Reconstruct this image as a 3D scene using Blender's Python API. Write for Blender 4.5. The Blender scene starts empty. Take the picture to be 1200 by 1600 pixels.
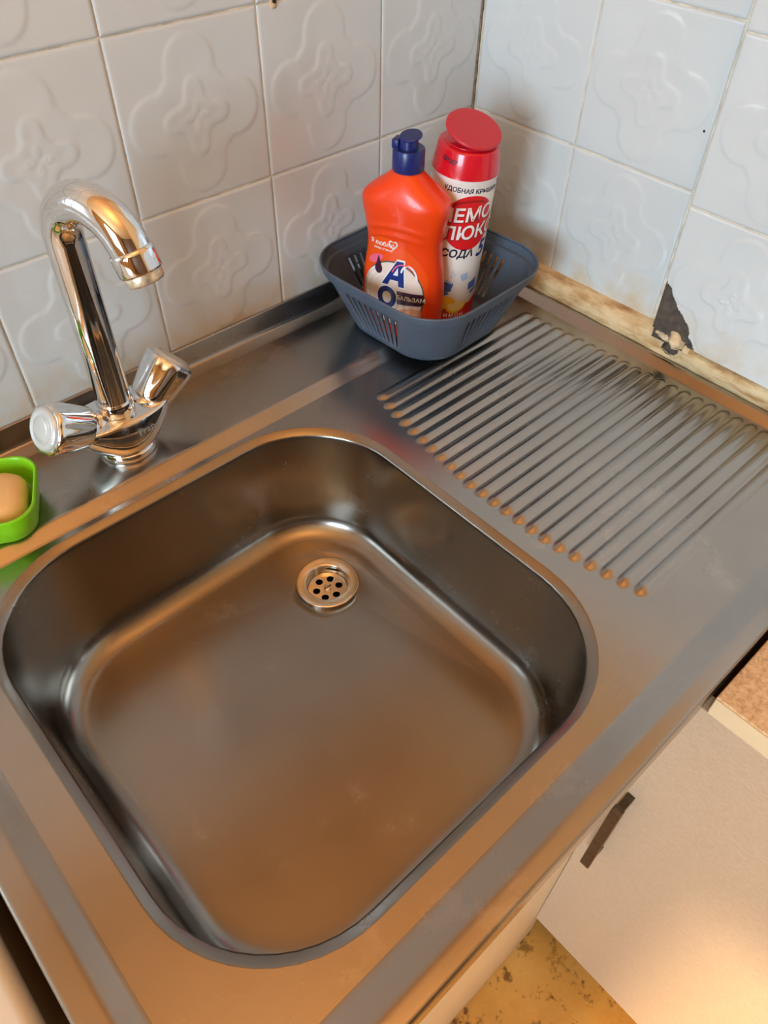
import bpy, bmesh, math, random
from mathutils import Vector, Matrix, noise
from math import pi, sin, cos, radians as rad

random.seed(7)
SC = bpy.context.scene
C = SC.collection

# ------------------------------------------------------------------ camera
cam_d = bpy.data.cameras.new('camera')
cam_d.sensor_fit = 'VERTICAL'
cam_d.sensor_height = 36.0
cam_d.lens = 1187.8 / 1600 * 36.0
cam_d.clip_start = 0.01
cam = bpy.data.objects.new('camera', cam_d)
C.objects.link(cam)
_r = Vector((0.737886, -0.674711, 0.017019))
_d = Vector((-0.487199, -0.549929, -0.678391))
_f = Vector((0.467077, 0.492284, -0.734504))
M = Matrix.Identity(4)
for i in range(3):
    M[i][0] = _r[i]; M[i][1] = -_d[i]; M[i][2] = -_f[i]
M.translation = Vector((-0.754768, -0.656451, 0.520100))
cam.matrix_world = M
SC.camera = cam

# ------------------------------------------------------------------ light
SC.view_settings.view_transform = 'Standard'
SC.view_settings.look = 'None'
SC.view_settings.exposure = 0.0
SC.view_settings.gamma = 1.0
SC.view_settings.use_curve_mapping = False
world = bpy.data.worlds.new('world'); SC.world = world
world.use_nodes = True
bg = world.node_tree.nodes['Background']
bg.inputs['Color'].default_value = (0.62, 0.78, 1.0, 1)
bg.inputs['Strength'].default_value = 1.0

SUN_DIR = Vector((1.0, -0.015, -0.585))
sun_d = bpy.data.lights.new('sun', 'SUN'); sun_d.energy = 5.0; sun_d.angle = rad(2.5)
sun_d.color = (1.0, 0.74, 0.42)
sun = bpy.data.objects.new('sun', sun_d); C.objects.link(sun)
sun.rotation_euler = SUN_DIR.to_track_quat('-Z', 'Y').to_euler()

# daylight standing in the window opening of the left wall
WIN = dict(x=-3.0, y0=-1.80, y1=-0.66, z0=0.05, z1=1.35)
win_d = bpy.data.lights.new('window_daylight', 'AREA'); win_d.shape = 'RECTANGLE'
win_d.size = WIN['z1'] - WIN['z0'] - 0.1; win_d.size_y = WIN['y1'] - WIN['y0'] - 0.1
win_d.energy = 92.0; win_d.color = (0.63, 0.84, 1.0)
win = bpy.data.objects.new('window_daylight', win_d); C.objects.link(win)
win.location = (WIN['x'] - 0.12, (WIN['y0'] + WIN['y1']) / 2, (WIN['z0'] + WIN['z1']) / 2)
win.rotation_euler = (0, rad(-90), 0)

# added unseen warm fill light, aimed up to brighten the ceiling
fill_d = bpy.data.lights.new('ceiling_fill', 'AREA'); fill_d.shape = 'DISK'; fill_d.size = 0.55
fill_d.energy = 8.5; fill_d.color = (1.0, 0.64, 0.30)
fill = bpy.data.objects.new('ceiling_fill', fill_d); C.objects.link(fill)
fill.location = (-0.85, -0.85, 1.22); fill.rotation_euler = (pi, 0, 0)

# ------------------------------------------------------------------ helpers
def setprops(o, label=None, cat=None, group=None, kind=None):
    if label: o['label'] = label
    if cat: o['category'] = cat
    if group: o['group'] = group
    if kind: o['kind'] = kind
    return o

def thing(name, label, cat, loc=(0, 0, 0), group=None):
    o = bpy.data.objects.new(name, None); C.objects.link(o)
    o.empty_display_size = 0.02
    o.location = loc
    return setprops(o, label, cat, group)

def link(name, me, mat=None, parent=None, loc=None, smooth=True):
    if mat is not None and not me.materials:
        me.materials.append(mat)
    o = bpy.data.objects.new(name, me); C.objects.link(o)
    if smooth:
        for p in me.polygons: p.use_smooth = True
    if parent: o.parent = parent
    if loc: o.location = loc
    return o

def mesh(name, vs, fs):
    me = bpy.data.meshes.new(name)
    me.from_pydata([tuple(v) for v in vs], [], fs)
    me.update()
    return me

def from_bm(name, bm):
    bmesh.ops.recalc_face_normals(bm, faces=bm.faces)
    me = bpy.data.meshes.new(name); bm.to_mesh(me); bm.free()
    return me

def sharp(me, angle=35):
    me.set_sharp_from_angle(angle=rad(angle))
    return me

def box(x0, x1, y0, y1, z0, z1, bevel=0.0, seg=2):
    bm = bmesh.new()
    r = bmesh.ops.create_cube(bm, size=1)
    for v in r['verts']:
        v.co = Vector(((x0 + x1) / 2 + v.co.x * (x1 - x0), (y0 + y1) / 2 + v.co.y * (y1 - y0), (z0 + z1) / 2 + v.co.z * (z1 - z0)))
    if bevel > 0:
        bmesh.ops.bevel(bm, geom=list(bm.edges), offset=bevel, segments=seg, profile=0.5, affect='EDGES')
    return from_bm('box', bm)

def rrect(x0, x1, y0, y1, r, n=12):
    """rounded rectangle, counter-clockwise, 4*(n+1) points plus mid side points"""
    r = max(min(r, (x1 - x0) / 2 - 1e-5, (y1 - y0) / 2 - 1e-5), 1e-5)
    pts = []
    for cx, cy, a0 in ((x1 - r, y1 - r, 0), (x0 + r, y1 - r, 90), (x0 + r, y0 + r, 180), (x1 - r, y0 + r, 270)):
        arc = [(cx + r * cos(rad(a0 + 90 * k / n)), cy + r * sin(rad(a0 + 90 * k / n))) for k in range(n + 1)]
        pts += arc
    # side subdivisions
    out = []
    m = 6
    for k in range(4):
        seg = pts[k * (n + 1):(k + 1) * (n + 1)]
        out += seg
        a = seg[-1]; b = pts[((k + 1) % 4) * (n + 1)]
        for j in range(1, m):
            t = j / m
            out.append((a[0] + (b[0] - a[0]) * t, a[1] + (b[1] - a[1]) * t))
    return out

def loft(loops, cap_start=False, cap_end=False, closed=True):
    vs = []; fs = []
    n = len(loops[0])
    for L in loops: vs += [tuple(p) for p in L]
    for i in range(len(loops) - 1):
        for j in range(n if closed else n - 1):
            k = (j + 1) % n
            fs.append((i * n + j, i * n + k, (i + 1) * n + k, (i + 1) * n + j))
    if cap_start: fs.append(tuple(range(n))[::-1])
    if cap_end: fs.append(tuple((len(loops) - 1) * n + j for j in range(n)))
    return vs, fs

def loft_mesh(name, loops, **k):
    vs, fs = loft(loops, **k)
    me = mesh(name, vs, fs)
    bm = bmesh.new(); bm.from_mesh(me); bmesh.ops.recalc_face_normals(bm, faces=bm.faces); bm.to_mesh(me); bm.free()
    return me

def lathe(prof, n=48):
    """prof: list of (r,z)"""
    loops = [[(max(r, 1e-6) * cos(2 * pi * k / n), max(r, 1e-6) * sin(2 * pi * k / n), z) for k in range(n)] for r, z in prof]
    me = loft_mesh('lathe', loops)
    bm = bmesh.new(); bm.from_mesh(me); bmesh.ops.remove_doubles(bm, verts=bm.verts, dist=2e-6)
    bmesh.ops.recalc_face_normals(bm, faces=bm.faces); bm.to_mesh(me); bm.free()
    return me

def tube(path, radii, n=28, caps=True):
    """path of Vectors, parallel transported frame"""
    loops = []
    path = [Vector(p) for p in path]
    t0 = (path[1] - path[0]).normalized()
    nrm = t0.orthogonal().normalized()
    for i, p in enumerate(path):
        t = (path[min(i + 1, len(path) - 1)] - path[max(i - 1, 0)]).normalized()
        nrm = (nrm - t * nrm.dot(t)).normalized()
        b = t.cross(nrm)
        r = radii[i] if isinstance(radii, (list, tuple)) else radii
        loops.append([p + (nrm * cos(2 * pi * k / n) + b * sin(2 * pi * k / n)) * r for k in range(n)])
    return loft_mesh('tube', loops, cap_start=caps, cap_end=caps)

def smooth01(t):
    t = max(0.0, min(1.0, t)); return t * t * (3 - 2 * t)

# ------------------------------------------------------------------ materials
class NT:
    def __init__(s, name):
        s.m = bpy.data.materials.new(name); s.m.use_nodes = True
        s.n = s.m.node_tree.nodes; s.l = s.m.node_tree.links
        s.b = s.n['Principled BSDF']
    def add(s, t, **k):
        nd = s.n.new(t)
        for a, v in k.items():
            if a in nd.inputs.keys() if hasattr(nd.inputs, 'keys') else False:
                nd.inputs[a].default_value = v
            else:
                setattr(nd, a, v)
        return nd
    def link(s, a, b): s.l.new(a, b)
    def coords(s, kind='Object', scale=(1, 1, 1)):
        tc = s.n.new('ShaderNodeTexCoord'); mp = s.n.new('ShaderNodeMapping')
        mp.inputs['Scale'].default_value = scale
        s.link(tc.outputs[kind], mp.inputs['Vector']); return mp.outputs['Vector']
    def noise(s, vec, scale, detail=3, rough=0.5):
        nd = s.n.new('ShaderNodeTexNoise'); nd.inputs['Scale'].default_value = scale
        nd.inputs['Detail'].default_value = detail; nd.inputs['Roughness'].default_value = rough
        s.link(vec, nd.inputs['Vector']); return nd.outputs['Fac']
    def ramp(s, fac, stops):
        nd = s.n.new('ShaderNodeValToRGB'); cr = nd.color_ramp
        while len(cr.elements) < len(stops): cr.elements.new(0.5)
        for e, (p, c) in zip(cr.elements, stops):
            e.position = p; e.color = (*c, 1) if len(c) == 3 else c
        s.link(fac, nd.inputs['Fac']); return nd.outputs['Color']
    def mapr(s, fac, a, b, c, d):
        nd = s.n.new('ShaderNodeMapRange'); s.link(fac, nd.inputs['Value'])
        for k, v in zip(('From Min', 'From Max', 'To Min', 'To Max'), (a, b, c, d)): nd.inputs[k].default_value = v
        return nd.outputs['Result']
    def bump(s, h, strength=0.2, dist=0.001):
        nd = s.n.new('ShaderNodeBump'); nd.inputs['Strength'].default_value = strength; nd.inputs['Distance'].default_value = dist
        s.link(h, nd.inputs['Height']); s.link(nd.outputs['Normal'], s.b.inputs['Normal'])

def plain(name, col, rough=0.5, metal=0.0, coat=0.0, spec=0.5, var=0.06, scale=30, trans=0.0, sss=0.0):
    t = NT(name); b = t.b
    b.inputs['Roughness'].default_value = rough; b.inputs['Metallic'].default_value = metal
    b.inputs['Coat Weight'].default_value = coat; b.inputs['Specular IOR Level'].default_value = spec
    b.inputs['Transmission Weight'].default_value = trans
    if sss > 0:
        b.inputs['Subsurface Weight'].default_value = sss; b.inputs['Subsurface Radius'].default_value = (0.01, 0.005, 0.003)
        b.inputs['Subsurface Scale'].default_value = 0.5
    f = t.noise(t.coords(), scale, 3)
    lo = tuple(c * (1 - var) for c in col); hi = tuple(min(1, c * (1 + var)) for c in col)
    t.link(t.ramp(f, [(0.3, lo), (0.7, hi)]), b.inputs['Base Color'])
    return t.m

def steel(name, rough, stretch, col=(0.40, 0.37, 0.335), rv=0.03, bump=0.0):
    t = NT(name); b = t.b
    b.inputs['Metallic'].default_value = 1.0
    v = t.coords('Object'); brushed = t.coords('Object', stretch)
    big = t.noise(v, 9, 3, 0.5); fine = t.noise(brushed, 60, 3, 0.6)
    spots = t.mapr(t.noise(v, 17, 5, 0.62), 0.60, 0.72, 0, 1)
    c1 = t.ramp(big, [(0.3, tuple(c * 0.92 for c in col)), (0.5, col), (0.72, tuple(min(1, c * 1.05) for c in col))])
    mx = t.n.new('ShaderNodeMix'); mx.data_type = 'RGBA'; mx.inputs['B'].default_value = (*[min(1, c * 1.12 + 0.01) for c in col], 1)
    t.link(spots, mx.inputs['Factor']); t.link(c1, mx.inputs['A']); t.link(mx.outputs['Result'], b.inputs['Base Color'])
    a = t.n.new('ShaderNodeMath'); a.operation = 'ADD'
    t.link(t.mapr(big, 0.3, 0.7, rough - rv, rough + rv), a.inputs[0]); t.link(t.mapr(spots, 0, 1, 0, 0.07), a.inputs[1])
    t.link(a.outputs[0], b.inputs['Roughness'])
    if bump > 0: t.bump(fine, bump, 0.0003)
    return t.m

MT = {}
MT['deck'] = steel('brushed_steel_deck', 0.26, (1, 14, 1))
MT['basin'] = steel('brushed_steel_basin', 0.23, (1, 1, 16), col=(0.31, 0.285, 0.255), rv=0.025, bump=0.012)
MT['chrome'] = plain('chrome', (0.80, 0.80, 0.80), 0.045, 1.0, var=0.02)
MT['chrome_dull'] = plain('polished_drain_steel', (0.72, 0.68, 0.62), 0.16, 1.0, var=0.05, scale=120)
MT['lime'] = plain('limescale_metal', (0.72, 0.60, 0.42), 0.35, 0.6, var=0.35, scale=220)
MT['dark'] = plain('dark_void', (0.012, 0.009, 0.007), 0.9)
MT['grout'] = plain('cream_grout', (0.68, 0.60, 0.46), 0.85, var=0.25, scale=60)
MT['cement'] = plain('dark_cement', (0.085, 0.066, 0.050), 0.9, var=0.35, scale=120)
MT['plaster'] = plain('dirty_plaster', (0.66, 0.50, 0.30), 0.85, var=0.3, scale=90)
MT['paint'] = plain('ochre_wall_paint', (0.66, 0.40, 0.17), 0.7, var=0.05, scale=4)
MT['ceiling'] = plain('ceiling_warm_bounce', (0.88, 0.54, 0.24), 0.8, var=0.03, scale=3)  # orange light bounced off the floor is put into the ceiling colour
MT['wood_dark'] = plain('brown_wood', (0.16, 0.085, 0.045), 0.45, var=0.25, scale=12)
MT['cream'] = plain('cream_laminate', (0.74, 0.57, 0.35), 0.4, var=0.04, scale=8)
MT['ivory'] = plain('ivory_panel', (0.84, 0.72, 0.50), 0.4, var=0.03, scale=8)
MT['bronze'] = plain('dark_bronze', (0.10, 0.075, 0.055), 0.35, 0.85, var=0.25, scale=90)
MT['enamel'] = plain('white_enamel', (0.82, 0.78, 0.70), 0.15, coat=0.4, var=0.02)
MT['green'] = plain('lime_green_plastic', (0.22, 0.60, 0.008), 0.28, var=0.03, sss=0.05)
MT['soap'] = plain('beige_soap', (0.86, 0.52, 0.22), 0.45, var=0.04, sss=0.15)
MT['slate'] = plain('slate_blue_plastic', (0.080, 0.108, 0.150), 0.42, var=0.08, scale=40)
MT['orange'] = plain('orange_plastic', (0.90, 0.058, 0.003), 0.33, coat=0.15, var=0.02, sss=0.05)
MT['orange2'] = plain('orange_print', (0.93, 0.085, 0.005), 0.30, var=0.02)
MT['navy_cap'] = plain('navy_plastic', (0.012, 0.022, 0.145), 0.30, var=0.04)
MT['red_cap'] = plain('red_plastic', (0.68, 0.008, 0.022), 0.22, coat=0.3, var=0.03)
MT['red_lid'] = plain('red_plastic_matt', (0.58, 0.020, 0.032), 0.42, var=0.03)
MT['white'] = plain('white_sleeve', (0.88, 0.82, 0.76), 0.28, coat=0.2, var=0.015)
def ink(name, col): MT[name] = plain('print_' + name, col, 0.35, var=0.02)
ink('ink_white', (0.92, 0.88, 0.84)); ink('ink_navy', (0.010, 0.028, 0.20)); ink('ink_black', (0.012, 0.014, 0.035))
ink('ink_red', (0.72, 0.012, 0.016)); ink('ink_darkred', (0.34, 0.01, 0.012)); ink('ink_plum', (0.055, 0.012, 0.035))
ink('ink_pink', (0.90, 0.14, 0.22)); ink('ink_cream', (0.86, 0.70, 0.60)); ink('ink_skin', (0.74, 0.34, 0.20))
ink('ink_grey', (0.10, 0.10, 0.10)); ink('ink_blue', (0.07, 0.16, 0.48)); ink('ink_sky', (0.42, 0.56, 0.80))
ink('ink_yellow', (0.92, 0.56, 0.02)); ink('ink_lemon', (0.95, 0.78, 0.28)); ink('ink_green', (0.05, 0.25, 0.02))
ink('ink_etch', (0.30, 0.27, 0.24))

def tile_mat(flat=False):
    t = NT('glazed_tile_flat' if flat else 'glazed_tile'); b = t.b
    b.inputs['Roughness'].default_value = 0.17; b.inputs['Coat Weight'].default_value = 0.25; b.inputs['Coat Roughness'].default_value = 0.06
    geo = t.n.new('ShaderNodeNewGeometry')
    v = geo.outputs['Position']
    big = t.noise(v, 7, 4, 0.55)
    base = t.ramp(big, [(0.3, (0.62, 0.655, 0.655)), (0.7, (0.68, 0.71, 0.70))])
    # black specks scattered in the glaze
    vo = t.n.new('ShaderNodeTexVoronoi'); vo.inputs['Scale'].default_value = 26; t.link(v, vo.inputs['Vector'])
    rnd = t.n.new('ShaderNodeSeparateColor'); t.link(vo.outputs['Color'], rnd.inputs['Color'])
    near = t.n.new('ShaderNodeMath'); near.operation = 'LESS_THAN'; near.inputs[1].default_value = 0.036; t.link(vo.outputs['Distance'], near.inputs[0])
    few = t.n.new('ShaderNodeMath'); few.operation = 'LESS_THAN'; few.inputs[1].default_value = 0.22; t.link(rnd.outputs['Red'], few.inputs[0])
    both = t.n.new('ShaderNodeMath'); both.operation = 'MULTIPLY'; t.link(near.outputs[0], both.inputs[0]); t.link(few.outputs[0], both.inputs[1])
    # yellower in noisy patches towards the bottom of the tiling
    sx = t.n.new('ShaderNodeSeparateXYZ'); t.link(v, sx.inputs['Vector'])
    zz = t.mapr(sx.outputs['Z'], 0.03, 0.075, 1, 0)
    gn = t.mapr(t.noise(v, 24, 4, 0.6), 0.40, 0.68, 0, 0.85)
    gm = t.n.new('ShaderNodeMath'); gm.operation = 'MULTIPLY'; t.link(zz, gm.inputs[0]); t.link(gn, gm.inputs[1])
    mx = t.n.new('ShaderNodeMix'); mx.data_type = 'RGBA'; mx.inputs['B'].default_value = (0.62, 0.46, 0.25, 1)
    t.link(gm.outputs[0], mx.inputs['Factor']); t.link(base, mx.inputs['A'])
    m2 = t.n.new('ShaderNodeMix'); m2.data_type = 'RGBA'; m2.inputs['B'].default_value = (0.05, 0.05, 0.05, 1)
    t.link(both.outputs[0], m2.inputs['Factor']); t.link(mx.outputs['Result'], m2.inputs['A'])
    last = m2.outputs['Result']
    if flat:
        br = t.n.new('ShaderNodeTexBrick'); br.offset = 0; br.inputs['Scale'].default_value = 1
        br.inputs['Brick Width'].default_value = 0.152; br.inputs['Row Height'].default_value = 0.152; br.inputs['Mortar Size'].default_value = 0.0012
        cx = t.n.new('ShaderNodeCombineXYZ'); s2 = t.n.new('ShaderNodeMath'); s2.operation = 'ADD'
        t.link(sx.outputs['X'], s2.inputs[0]); t.link(sx.outputs['Y'], s2.inputs[1])
        zo = t.n.new('ShaderNodeMath'); zo.operation = 'SUBTRACT'; zo.inputs[1].default_value = 0.024; t.link(sx.outputs['Z'], zo.inputs[0])
        t.link(s2.outputs[0], cx.inputs['X']); t.link(zo.outputs[0], cx.inputs['Y']); t.link(cx.outputs[0], br.inputs['Vector'])
        m3 = t.n.new('ShaderNodeMix'); m3.data_type = 'RGBA'; m3.inputs['B'].default_value = (0.6, 0.52, 0.4, 1)
        t.link(br.outputs['Fac'], m3.inputs['Factor']); t.link(last, m3.inputs['A']); last = m3.outputs['Result']
    t.link(last, b.inputs['Base Color'])
    return t.m
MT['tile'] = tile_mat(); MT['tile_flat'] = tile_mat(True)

def floor_mat():
    t = NT('amber_marbled_linoleum'); b = t.b; b.inputs['Roughness'].default_value = 0.3
    v = t.coords()
    f = t.noise(v, 5, 5, 0.6)
    col = t.ramp(f, [(0.25, (0.42, 0.17, 0.03)), (0.5, (0.66, 0.33, 0.07)), (0.75, (0.78, 0.47, 0.14))])
    k = t.ramp(t.noise(v, 38, 6, 0.7), [(0.54, (1, 1, 1)), (0.62, (0.10, 0.05, 0.025))])
    inv = t.n.new('ShaderNodeMix'); inv.data_type = 'RGBA'; inv.inputs['A'].default_value = (1, 1, 1, 1)
    r = t.ramp(t.noise(v, 4, 3, 0.5), [(0.36, (0.1, 0.1, 0.1)), (0.52, (1, 1, 1))])
    t.link(r, inv.inputs['Factor']); t.link(k, inv.inputs['B'])
    mul = t.n.new('ShaderNodeMix'); mul.data_type = 'RGBA'; mul.blend_type = 'MULTIPLY'; mul.inputs['Factor'].default_value = 1
    t.link(col, mul.inputs['A']); t.link(inv.outputs['Result'], mul.inputs['B'])
    t.link(mul.outputs['Result'], b.inputs['Base Color']); return t.m
MT['floor'] = floor_mat()

def laminate_mat():
    t = NT('textured_white_laminate'); b = t.b; b.inputs['Roughness'].default_value = 0.32
    v = t.coords('Object', (1, 1, 2.2))
    f = t.noise(v, 260, 3, 0.6)
    t.link(t.ramp(f, [(0.3, (0.49, 0.35, 0.23)), (0.7, (0.57, 0.43, 0.30))]), b.inputs['Base Color'])
    t.bump(f, 0.25, 0.0006); return t.m
MT['laminate'] = laminate_mat()
def speck_mat():
    t = NT('speckled_beige_worktop'); b = t.b; b.inputs['Roughness'].default_value = 0.4
    f = t.noise(t.coords(), 230, 4, 0.7)
    t.link(t.ramp(f, [(0.36, (0.54, 0.33, 0.16)), (0.5, (0.72, 0.47, 0.25)), (0.64, (0.80, 0.58, 0.34))]), b.inputs['Base Color'])
    t.bump(f, 0.1, 0.0004); return t.m
MT['speck'] = speck_mat()
def ledge_mat():
    t = NT('old_painted_batten'); b = t.b; b.inputs['Roughness'].default_value = 0.6
    f = t.noise(t.coords('Object', (1, 0.35, 1)), 45, 6, 0.65)
    t.link(t.ramp(f, [(0.28, (0.22, 0.10, 0.035)), (0.42, (0.52, 0.31, 0.13)), (0.55, (0.72, 0.54, 0.30)), (0.75, (0.80, 0.66, 0.44))]), b.inputs['Base Color'])
    t.bump(f, 0.5, 0.002); return t.m
MT['ledge'] = ledge_mat()

# ------------------------------------------------------------------ room shell
FZ, CZ = -0.85, 1.70
XL, YF = -3.0, -3.0
def struct(name, me, mat, parent=None, smooth=False):
    o = link(name, me, mat, parent, smooth=smooth)
    if not parent: o['kind'] = 'structure'
    return o
struct('floor', box(XL - 0.1, 0.1, YF - 0.1, 0.1, FZ - 0.05, FZ), MT['floor'])
struct('ceiling', box(XL - 0.1, 0.1, YF - 0.1, 0.1, CZ, CZ + 0.05), MT['ceiling'])
wall_back = struct('wall_back', box(XL - 0.1, 0.1, 0.0045, 0.1, FZ, CZ), MT['paint'])
wall_right = struct('wall_right', box(0.0045, 0.1, YF, 0.0045, FZ, CZ), MT['paint'])
struct('wall_front', box(XL, 0.0045, YF - 0.1, YF, FZ, CZ), MT['wood_dark'])
def left_wall():
    bm = bmesh.new()
    w = WIN
    for (a, b_, c, d) in ((YF, w['y0'], FZ, CZ), (w['y1'], 0.0045, FZ, CZ), (w['y0'], w['y1'], FZ, w['z0']), (w['y0'], w['y1'], w['z1'], CZ)):
        r = bmesh.ops.create_cube(bm, size=1)
        for v in r['verts']:
            v.co = Vector((XL - 0.05 + v.co.x * 0.1, (a + b_) / 2 + v.co.y * (b_ - a), (c + d) / 2 + v.co.z * (d - c)))
    return from_bm('wall_left', bm)
struct('wall_left', left_wall(), MT['paint'])
wf = struct('window_1', box(XL - 0.08, XL - 0.03, WIN['y0'], WIN['y0'] + 0.05, WIN['z0'], WIN['z1']), MT['enamel'])
for a, b_, c, d in ((WIN['y1'] - 0.05, WIN['y1'], WIN['z0'], WIN['z1']), (-1.255, -1.205, WIN['z0'], WIN['z1']),
                    (WIN['y0'], WIN['y1'], WIN['z0'], WIN['z0'] + 0.05), (WIN['y0'], WIN['y1'], WIN['z1'] - 0.05, WIN['z1'])):
    link('window_frame', box(XL - 0.079, XL - 0.031, a, b_, c, d), MT['enamel'], wf, smooth=False)

# ------------------------------------------------------------------ wall tiles
P = 0.152; TS = 0.1506; Z0 = 0.024
def relief(u, v):
    """u, v in -1..1 -> height in metres of the pressed ornament (scalloped quatrefoils and a small flower)"""
    a, b_ = abs(u), abs(v)
    def smin(p, q, k):
        h_ = max(k - abs(p - q), 0) / k
        return min(p, q) - h_ * h_ * k / 4
    do = smin(min(math.hypot(a - 0.565, b_), math.hypot(a, b_ - 0.565)) - 0.335, math.hypot(a, b_) - 0.575, 0.06)
    arms = min(math.hypot((a - 0.27) / 1.35, b_), math.hypot(a, (b_ - 0.27) / 1.35)) - 0.135
    di = smin(arms, math.hypot(a, b_) - 0.25, 0.05)
    h = 0.00072 * smooth01(-do / 0.06 + 0.5) - 0.00035 * smooth01((-do - 0.05) / 0.22)
    h += 0.00065 * smooth01(-di / 0.05 + 0.5) - 0.00035 * smooth01((-di - 0.05) / 0.12)
    dp = min(math.hypot((a - 0.10) / 1.5, b_), math.hypot(a, (b_ - 0.10) / 1.5)) - 0.040
    h += 0.0005 * (smooth01(-dp / 0.03 + 0.5) - 0.75 * smooth01((-dp - 0.018) / 0.02))
    return h
def tile_bm(n=92, cut=None):
    bm = bmesh.new()
    hs = TS / 2
    e = [-1.0, -0.992, -0.98] + [-0.96 + 1.92 * k / n for k in range(n + 1)] + [0.98, 0.992, 1.0]
    m = len(e)
    grid = []
    for j in range(m):
        row = []
        for i in range(m):
            d = min(1 - abs(e[i]), 1 - abs(e[j]))
            edge = 0.0011 * (1 - min(1, d / 0.03)) ** 2
            row.append(bm.verts.new((e[i] * hs, -relief(e[i], e[j]) + edge, e[j] * hs)))
        grid.append(row)
    for j in range(m - 1):
        for i in range(m - 1):
            if cut:
                cx = (e[i] + e[i + 1]) * hs / 2; cz = (e[j] + e[j + 1]) * hs / 2
                if cut(cx, cz): continue
            bm.faces.new((grid[j][i], grid[j][i + 1], grid[j + 1][i + 1], grid[j + 1][i]))
    for v in [v for v in bm.verts if not v.link_faces]: bm.verts.remove(v)
    be = [ed for ed in bm.edges if len(ed.link_faces) == 1]
    r = bmesh.ops.extrude_edge_only(bm, edges=be)
    for v in [g for g in r['geom'] if isinstance(g, bmesh.types.BMVert)]: v.co.y = 0.0044
    return bm
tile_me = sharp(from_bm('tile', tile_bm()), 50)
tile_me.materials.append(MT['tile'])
for p in tile_me.polygons: p.use_smooth = True
def put_tile(parent, loc, rz, me=tile_me, flip=0):
    o = bpy.data.objects.new('tile', me); C.objects.link(o); o.parent = parent
    o.location = loc; o.rotation_euler = (random.uniform(-.004, .004), 0, rz + random.uniform(-.004, .004))
    return o
for j in range(3):
    for i in range(5):
        put_tile(wall_back, (-(i + 0.5) * P, random.uniform(-.0004, .0003), Z0 + (j + 0.5) * P), 0)
    for i in range(2):
        put_tile(wall_right, (random.uniform(-.0003, .0004), -0.003 - (i + 0.5) * P, Z0 + (j + 0.5) * P), -pi / 2)
link('grout_bed', box(-5 * P - 0.001, 0.0045, 0.0014, 0.0050, Z0 - 0.03, Z0 + 3 * P), MT['grout'], wall_back, smooth=False)
link('grout_bed', box(0.0014, 0.0050, -0.315, 0.002, Z0 - 0.03, Z0 + 3 * P), MT['grout'], wall_right, smooth=False)
TT = 0.745
link('tile_field', box(XL, 0.0045, 0.0, 0.0050, Z0 + 3 * P + 0.001, TT), MT['tile_flat'], wall_back, smooth=False)
link('tile_field', box(XL, -5 * P - 0.002, 0.0, 0.0050, -0.3, Z0 + 3 * P), MT['tile_flat'], wall_back, smooth=False)
link('tile_field', box(0.0, 0.0050, -0.315, 0.0, Z0 + 3 * P + 0.001, TT), MT['tile_flat'], wall_right, smooth=False)
# boxed-out part of the right wall, standing 28 mm proud
PX = -0.028; PY = -0.3205
link('pilaster', box(PX + 0.0045, 0.0045, -1.6, PY - 0.0005, 0.034, CZ), MT['cement'], wall_right, smooth=False)
link('tile_field', box(PX, PX + 0.0048, -1.6, PY - 2 * P, 0.031, Z0 + 3 * P), MT['tile_flat'], wall_right, smooth=False)
link('paint_field', box(PX - 0.001, PX + 0.0048, -1.6, PY, Z0 + 3 * P + 0.001, CZ), MT['paint'], wall_right, smooth=False)
BRK = [(0.0, 0.0965), (0.004, 0.0915), (0.010, 0.0885), (0.013, 0.082), (0.019, 0.0765), (0.0225, 0.071), (0.030, 0.066), (0.035, 0.0610),
       (0.041, 0.0570), (0.0445, 0.051), (0.0455, 0.045), (0.051, 0.0405), (0.0560, 0.0345), (0.059, 0.024), (0.061, 0.0)]
def brk_z(s):
    for (a, za), (b_, zb) in zip(BRK, BRK[1:]):
        if a <= s <= b_: return za + (zb - za) * (s - a) / (b_ - a)
    return -1
bx = tile_bm(120, cut=lambda cx, cz: (Z0 + P / 2 + cz) < brk_z(cx + TS / 2) or (Z0 + P / 2 + cz) < 0.032)
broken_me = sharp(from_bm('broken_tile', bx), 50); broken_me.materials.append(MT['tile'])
for p in broken_me.polygons: p.use_smooth = True
for j in range(3):
    for i in range(2):
        me = broken_me if (i == 0 and j == 0) else tile_me
        z = Z0 + (j + 0.5) * P
        o = put_tile(wall_right, (PX + random.uniform(-.0003, .0003), PY - (i + 0.5) * P, z), -pi / 2, me)
        o.rotation_euler = (0, 0, -pi / 2)
        if me is broken_me: o.name = 'broken_tile'
link('grout_bed', box(PX + 0.0016, PX + 0.0048, PY - 2 * P, PY - 0.002, 0.10, Z0 + 3 * P), MT['grout'], wall_right, smooth=False)
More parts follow.
